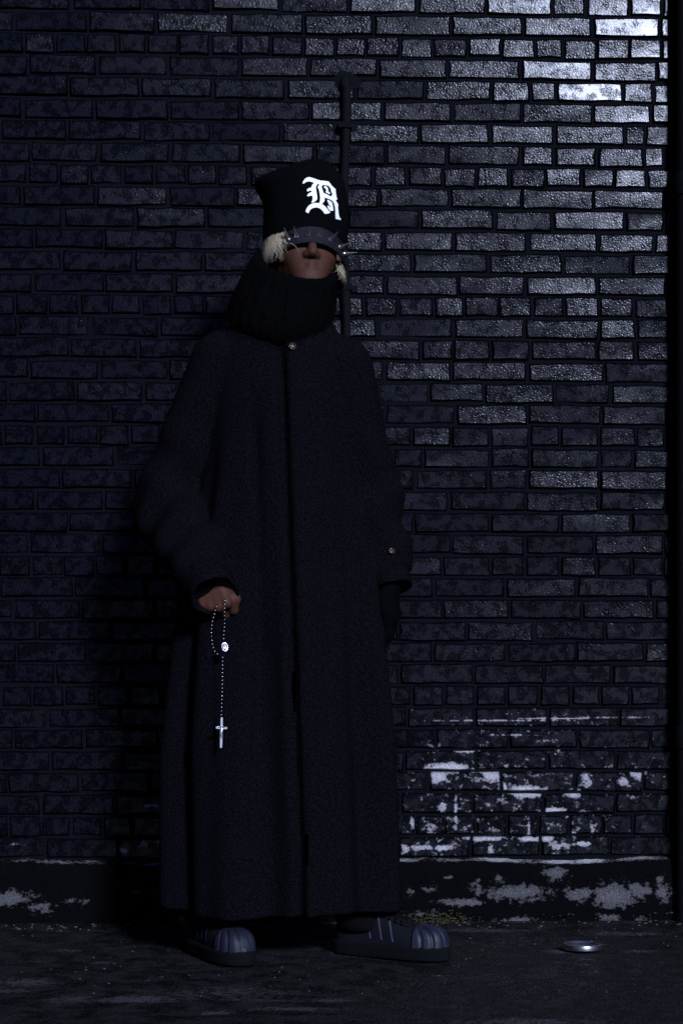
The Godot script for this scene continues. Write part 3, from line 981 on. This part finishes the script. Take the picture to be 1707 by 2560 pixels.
func build_emblem(hat: Node3D) -> void:
	var shapes := [
		[205, 405, 250, 330, 300, 275, 360, 240, 440, 228, 500, 235, 600, 265, 700, 300, 800, 328, 900, 335, 1060, 360, 1090, 400, 1150, 495, 1260, 600, 1265, 650, 1285, 820, 1300, 890, 1320, 918, 1265, 968, 1340, 1090, 1335, 1200, 1350, 1350, 1370, 1450, 1395, 1505, 1430, 1520, 1425, 1558, 1270, 1550, 1258, 1450, 1255, 1300, 1240, 1180, 1215, 1075, 1150, 985, 1060, 935, 905, 888, 890, 1000, 800, 1105, 880, 1155, 960, 1235, 1040, 1330, 1075, 1350, 1050, 1380, 920, 1415, 870, 1390, 820, 1320, 740, 1255, 650, 1225, 560, 1228, 470, 1255, 400, 1310, 370, 1395, 345, 1400, 280, 1375, 265, 1330, 300, 1250, 370, 1160, 460, 1105, 560, 1080, 640, 1078, 710, 1085, 735, 1020, 750, 930, 745, 800, 735, 680, 720, 600, 695, 550, 720, 500, 765, 455, 715, 435, 670, 480, 640, 530, 635, 600, 640, 700, 652, 850, 650, 945, 610, 1000, 500, 1075, 465, 1060, 455, 1040, 490, 1000, 500, 930, 495, 835, 430, 845, 345, 865, 325, 845, 340, 800, 400, 755, 470, 720, 485, 690, 470, 675, 430, 672, 350, 700, 325, 675, 345, 620, 400, 585, 480, 565, 490, 530, 530, 460, 590, 405, 530, 378, 440, 360, 360, 368, 300, 395, 250, 432, 210, 430],
		[865, 470, 1045, 495, 1075, 540, 1115, 600, 1130, 690, 1165, 760, 1160, 800, 1110, 850, 1030, 810, 950, 765, 880, 750, 860, 690, 845, 620, 825, 540],
		[950, 505, 980, 520, 1025, 570, 1030, 650, 1050, 710, 1100, 740, 1060, 770, 945, 715, 950, 690, 970, 670, 960, 610, 895, 550, 900, 535],
		[980, 970, 1010, 960, 1090, 1000, 1140, 1050, 1150, 1100, 1165, 1180, 1180, 1295, 1080, 1310, 1020, 1260, 985, 1190, 985, 1155, 1020, 1145, 1050, 1180, 1060, 1205, 1085, 1200, 1080, 1165, 1050, 1120, 1020, 1090, 1010, 1050, 1060, 1070, 1050, 1045, 1000, 1035]]
	# from the lettering's own flat units to angle and height on the knitted hat
	var on_hat := func(x: float, y: float, off: float) -> Vector3:
		var c := Vector2(x - 820.0, y - 890.0) / 13.07
		var s := clampf((44.0 + c.x) / 111.0, -0.99, 0.985)
		var turn := asin(s)
		c.y += 32.0 * (cos(turn) - 0.91)      # the lettering runs level round the crown
		return hat_pt(turn - deg_to_rad(HEAD_YAW), 0.094 - c.y / 1035.0 * 1.02, off)
	var g := Geo.new()
	var step := 6.0
	var y := 225.0
	var thick := 0.0020
	while y < 1562.0:
		var cuts := []
		for yy in [y, y + step]:
			var ym: float = clampf(yy, y + 0.3, y + step - 0.3)
			var xs := []
			for s in shapes:
				var n: int = s.size() / 2
				for k in n:
					var x0: float = s[k * 2]; var y0: float = s[k * 2 + 1]
					var x1: float = s[(k * 2 + 2) % (n * 2)]; var y1: float = s[(k * 2 + 3) % (n * 2)]
					if (y0 <= ym) != (y1 <= ym):
						xs.append(lerpf(x0, x1, (ym - y0) / (y1 - y0)))
			xs.sort()
			cuts.append(xs)
		if cuts[0].size() != cuts[1].size():
			if cuts[0].size() < cuts[1].size(): cuts[0] = cuts[1]
			else: cuts[1] = cuts[0]
		for k in range(0, cuts[0].size() - 1, 2):
			var a0: float = cuts[0][k]; var a1: float = cuts[0][k + 1]
			var b0: float = cuts[1][k]; var b1: float = cuts[1][k + 1]
			var m := maxi(1, int(ceil(maxf(a1 - a0, b1 - b0) / 60.0)))
			var start := g.v.size()
			for i in m + 1:
				g.add(on_hat.call(lerpf(a0, a1, float(i) / m), y, thick))
				g.add(on_hat.call(lerpf(b0, b1, float(i) / m), y + step, thick))
			for i in m: g.quad(start + i * 2, start + i * 2 + 2, start + i * 2 + 3, start + i * 2 + 1)
			for e in [[a0, b0], [a1, b1]]:
				g.flat_quad(on_hat.call(e[0], y, thick), on_hat.call(e[1], y + step, thick), on_hat.call(e[1], y + step, 0.0), on_hat.call(e[0], y, 0.0))
		y += step
	var o := obj("emblem", g.mesh(), M.print, hat)
	o.set_meta("label", "white blackletter emblem with the numbers 1 and 3")

func shoe_w(u: float) -> float:      # half width along the shoe, u in 0..1
	var base := 0.033 + 0.011 * step_(0.25, 0.72, u)
	return base * sqrt(maxf(0.0, 1.0 - pow(absf(u * 2.0 - 1.0), 5.0)))

func shoe_h(u: float) -> float:
	return lerpf(0.082, 0.048, step_(0.28, 0.80, u)) * pow(maxf(0.0, 1.0 - pow(absf(u * 2.0 - 1.0), 9.0)), 0.5)

const SHOE_LEN := 0.295

func shoe_pt(u: float, phi: float, off: float) -> Vector3:
	var e := 0.72
	var c := cos(phi)
	var s := sin(phi)
	return Vector3((shoe_w(u) + off) * signf(c) * pow(absf(c), e), 0.030 + (shoe_h(u) + off) * pow(absf(s), e), u * SHOE_LEN - 0.075)

func build_shoes(per: Node3D) -> void:
	for side in 2:
		var g := Geo.new()
		var nu := 34
		var np := 25
		for i in nu:
			var u := 0.002 + 0.996 * (0.5 - 0.5 * cos(PI * i / (nu - 1.0)))
			for k in np: g.add(shoe_pt(u, PI * k / (np - 1.0), 0.0))
		for k in np: g.add(Vector3(0, 0.034, SHOE_LEN - 0.075))
		g.grid(nu + 1, np, 0)
		var shoe := obj("shoe", g.mesh(), M.shoe, per)
		shoe.position = Vector3(-0.200, 0, 0.0) if side == 0 else Vector3(0.182, 0, 0.012)
		shoe.rotation.y = deg_to_rad(29.0 if side == 0 else 63.0)
		# sole
		g = Geo.new()
		var n := 72
		var outline := []
		for k in n:
			var a := TAU * k / n
			var u := 0.5 - 0.5 * cos(a)
			var w := shoe_w(clampf(u, 0.004, 0.996))
			outline.append(Vector3(w * (1.0 if a < PI else -1.0), 0, u * SHOE_LEN - 0.075))
		var lay := [[0.0, 0.000], [0.003, 0.005], [0.014, 0.006], [0.016, 0.004], [0.018, 0.006], [0.030, 0.006], [0.033, 0.003], [0.034, -0.002]]
		for q in lay:
			for k in n:
				var p: Vector3 = outline[k]
				var d: Vector3 = (p - Vector3(0, 0, clampf(p.z, -0.04, 0.17))).normalized()
				g.add(Vector3(p.x, q[0], p.z) + d * q[1])
		g.grid(lay.size(), n, 0, true)
		var c := g.add(Vector3(0, 0.0, 0.07))
		for k in n: g.tri(c, k, (k + 1) % n)
		obj("sole", g.mesh(), M.sole, shoe)
		# ribbed rubber toe cap
		g = Geo.new()
		nu = 40
		np = 121
		for i in nu:
			var u := 0.745 + 0.253 * sin(PI * 0.5 * i / (nu - 1.0))
			for k in np:
				var phi := PI * k / (np - 1.0)
				var p := shoe_pt(u, phi, 0.0)
				var fan := atan2(p.x, p.z - 0.120)
				var rib := 0.0
				for c2 in 8:
					rib = maxf(rib, exp(-pow((fan - (c2 - 3.5) * 0.27) / 0.040, 2.0)))
				var edge := 0.0 if i > 0 else -0.004
				g.add(shoe_pt(u, phi, 0.0046 + edge - 0.0044 * rib * step_(0.77, 0.81, u)))
		for k in np: g.add(Vector3(0, 0.034, SHOE_LEN - 0.071))
		g.grid(nu + 1, np, 0)
		obj("toe_cap", g.mesh(), M.toe, shoe)
		# three slanted stripes on each flank
		for fl in 2:
			for k in 3:
				g = Geo.new()
				for j in 7:
					for w in 2:
						var u: float = 0.34 + k * 0.105 + 0.018 * w + 0.055 * (1.0 - j / 6.0) - 0.03
						var phi: float = lerpf(0.10, 1.02, j / 6.0)
						g.add(shoe_pt(u, phi if fl == 0 else PI - phi, 0.0022))
				g.grid(7, 2, 0)
				obj("stripe", g.mesh(), M.stripe, shoe)
		# lace panel and tongue
		g = Geo.new()
		for i in 12:
			for k in 9:
				g.add(shoe_pt(0.30 + 0.40 * i / 11.0, PI * 0.5 + lerpf(-0.55, 0.55, k / 8.0), 0.003))
		g.grid(12, 9, 0)
		obj("tongue", g.mesh(), M.shoe, shoe)
		for k in 6:
			g = Geo.new()
			var pts := []
			var rad := []
			for m in 9:
				pts.append(shoe_pt(0.36 + 0.055 * k + 0.012 * sin(m), PI * 0.5 + lerpf(-0.6, 0.6, m / 8.0), 0.006)); rad.append(0.0022)
			g.tube(pts, rad, 6)
			obj("lace", g.mesh(), M.sole, shoe)

func build_rosary(_per: Node3D, wr: Vector3) -> void:
	var at := PERSON + wr
	var ros := thing("rosary", "silver bead rosary with oval medal and crucifix dangling from the hand", "rosary", Vector3(at.x, 0, at.z))
	# local frame: x right, y up, all in the plane just before the sleeve
	var s := 4761.0 / 4.385
	var loc := func(px: float, py: float, z := 0.0) -> Vector3:
		return Vector3((px - 853.5) / s, 0.709 - (py - 1650.0) / s, -4.385 + z) - ros.position
	var path := []
	for q in [[560, 1492], [564.5, 1500], [562, 1509], [561.6, 1530], [561.6, 1560], [560, 1585], [559, 1594], [559.5, 1604]]: path.append(loc.call(q[0], q[1]))
	var tail := []
	for q in [[557, 1633], [556.5, 1640], [556.5, 1680], [556, 1700], [555.5, 1730], [554.5, 1760], [553.5, 1785], [553.6, 1793]]: tail.append(loc.call(q[0], q[1]))
	var loop := []
	for q in [[544, 1506], [538, 1525], [532, 1548], [529.5, 1558], [528, 1577], [528.5, 1596], [530.5, 1613], [536.5, 1629], [543.5, 1635], [550.5, 1636.5], [556, 1634]]: loop.append(loc.call(q[0], q[1], -0.012))
	var bead := Geo.new()
	var pr := []
	for k in 9: pr.append(Vector2(maxf(0.0001, 0.0018 * sin(PI * k / 8.0)), -0.0018 * cos(PI * k / 8.0)))
	bead.lathe(pr, 12)
	var bm := bead.mesh()
	for line in [path, tail, loop]:
		var cg := Geo.new()
		var rad := []
		for p in line: rad.append(0.00035)
		cg.tube(line, rad, 6)
		obj("chain", cg.mesh(), M.iron, ros)
		var cv := Curve3D.new()
		for p in line: cv.add_point(p)
		var l := cv.get_baked_length()
		var d := 0.010
		while d < l - 0.004:
			var b := obj("bead", bm, M.silver, ros)
			b.position = cv.sample_baked(d)
			d += 0.0088
	# oval medal with raised rim and a small standing figure in relief
	var mg := Geo.new()
	var ring := 36
	for q in [[0.0, 0.0012], [0.72, 0.0012], [0.78, 0.0026], [0.93, 0.0028], [1.0, 0.0018], [1.0, -0.0010], [0.0, -0.0012]]:
		for k in ring:
			var a := TAU * k / ring
			mg.add(Vector3(0.0078 * q[0] * cos(a), 0.0112 * q[0] * sin(a), q[1]))
	mg.grid(7, ring, 0, true)
	var medal := obj("medal", mg.mesh(), M.silver, ros)
	medal.position = loc.call(562, 1617.5)
	medal.rotation = Vector3(deg_to_rad(-6), deg_to_rad(14), deg_to_rad(8))
	var fg := Geo.new()
	fg.tube([Vector3(0, -0.0065, 0.0012), Vector3(0, -0.002, 0.0018), Vector3(0.0002, 0.002, 0.0018)], [0.0030, 0.0021, 0.0012], 10)
	fg.tube([Vector3(0.0002, 0.0030, 0.0018), Vector3(0.0002, 0.0050, 0.0018)], [0.0012, 0.0010], 10)
	obj("relief", fg.mesh(), M.silver, medal)
	# crucifix
	var xg := Geo.new()
	var arm := [[Vector3(0, 0.028, 0), Vector3(0, -0.042, 0)], [Vector3(-0.0135, 0.004, 0), Vector3(0.0135, 0.004, 0)]]
	for a in arm:
		var along: Vector3 = (a[1] - a[0]).normalized()
		var across := along.cross(Vector3.BACK).normalized()
		var h: float = 0.0034
		var dz := 0.0016 if a == arm[0] else 0.0013
		var cs := []
		for t in [a[0], a[0] + along * 0.002, a[1] - along * 0.002, a[1]]:
			var hh: float = h if t != a[0] and t != a[1] else h * 0.7
			cs.append([t - across * hh + Vector3(0, 0, -dz), t - across * hh + Vector3(0, 0, dz * 0.6), t - across * hh * 0.7 + Vector3(0, 0, dz), t + across * hh * 0.7 + Vector3(0, 0, dz), t + across * hh + Vector3(0, 0, dz * 0.6), t + across * hh + Vector3(0, 0, -dz)])
		for i in 3:
			for k in 6:
				xg.flat_quad(cs[i][k], cs[i + 1][k], cs[i + 1][(k + 1) % 6], cs[i][(k + 1) % 6])
		for e in [cs[0], cs[3]]:
			for k in range(1, 5):
				var i0 := xg.add(e[0]); xg.add(e[k]); xg.add(e[k + 1])
				xg.tri(i0, i0 + 1, i0 + 2)
	var cross := obj("crucifix", xg.mesh(), M.silver, ros)
	cross.position = loc.call(553.6, 1824)
	cross.rotation = Vector3(deg_to_rad(-4), deg_to_rad(22), deg_to_rad(-3))
	var cf := Geo.new()
	cf.tube([Vector3(0.0004, 0.004, 0.003), Vector3(0.0006, -0.004, 0.0034), Vector3(-0.0008, -0.012, 0.0036), Vector3(0, -0.020, 0.0028)], [0.0019, 0.0016, 0.0015, 0.0010], 8)
	cf.tube([Vector3(-0.0108, 0.0072, 0.0022), Vector3(0, 0.0044, 0.0034), Vector3(0.0108, 0.0072, 0.0022)], [0.0008, 0.0012, 0.0008], 8)
	cf.tube([Vector3(0.0006, 0.0055, 0.0036), Vector3(0.0006, 0.0088, 0.0038)], [0.0015, 0.0014], 8)
	obj("figure", cf.mesh(), M.silver, cross)

# ---------------------------------------------------------------- scene
func _ready() -> void:
	rng.seed = 20240611
	var f := 4761.0
	var cam := Camera3D.new()
	cam.name = "camera"
	cam.projection = Camera3D.PROJECTION_FRUSTUM
	cam.near = 0.1
	cam.far = 120.0
	cam.size = 0.1 * 2560.0 / f
	cam.frustum_offset = Vector2(0.0, 0.1 * (1650.0 - 1280.0) / f)
	cam.position = Vector3(0, 0.709, 0)
	add_child(cam)
	cam.current = true
	var sky_m := ProceduralSkyMaterial.new()
	sky_m.sky_top_color = Color(0.22, 0.28, 0.52)
	sky_m.sky_horizon_color = Color(0.20, 0.25, 0.46)
	sky_m.ground_bottom_color = Color(0.05, 0.05, 0.06)
	sky_m.ground_horizon_color = Color(0.16, 0.17, 0.20)
	var sky := Sky.new()
	sky.sky_material = sky_m
	var env := Environment.new()
	env.background_mode = Environment.BG_SKY
	env.sky = sky
	env.background_energy_multiplier = 0.18
	env.tonemap_mode = Environment.TONE_MAPPER_LINEAR
	env.tonemap_exposure = 3.4
	env.sdfgi_enabled = true
	env.ssao_enabled = true
	env.ssil_enabled = true
	var we := WorldEnvironment.new()
	we.name = "world_environment"
	we.environment = env
	add_child(we)
	var sun := DirectionalLight3D.new()
	sun.name = "sun"
	sun.light_energy = 0.5
	sun.light_color = Color(0.83, 0.875, 1.0)
	sun.light_angular_distance = 8.0
	sun.shadow_enabled = true
	add_child(sun)
	var az := deg_to_rad(20.0)
	var el := deg_to_rad(22.5)
	sun.look_at_from_position(Vector3(sin(az) * cos(el), sin(el), cos(az) * cos(el)) * 20.0, Vector3.ZERO)
	make_materials()
	print("materials ", Time.get_ticks_msec())
	build_ground()
	build_wall()
	build_pipes()
	print("wall ", Time.get_ticks_msec())
	build_person()
	print("person ", Time.get_ticks_msec())
	build_lid()
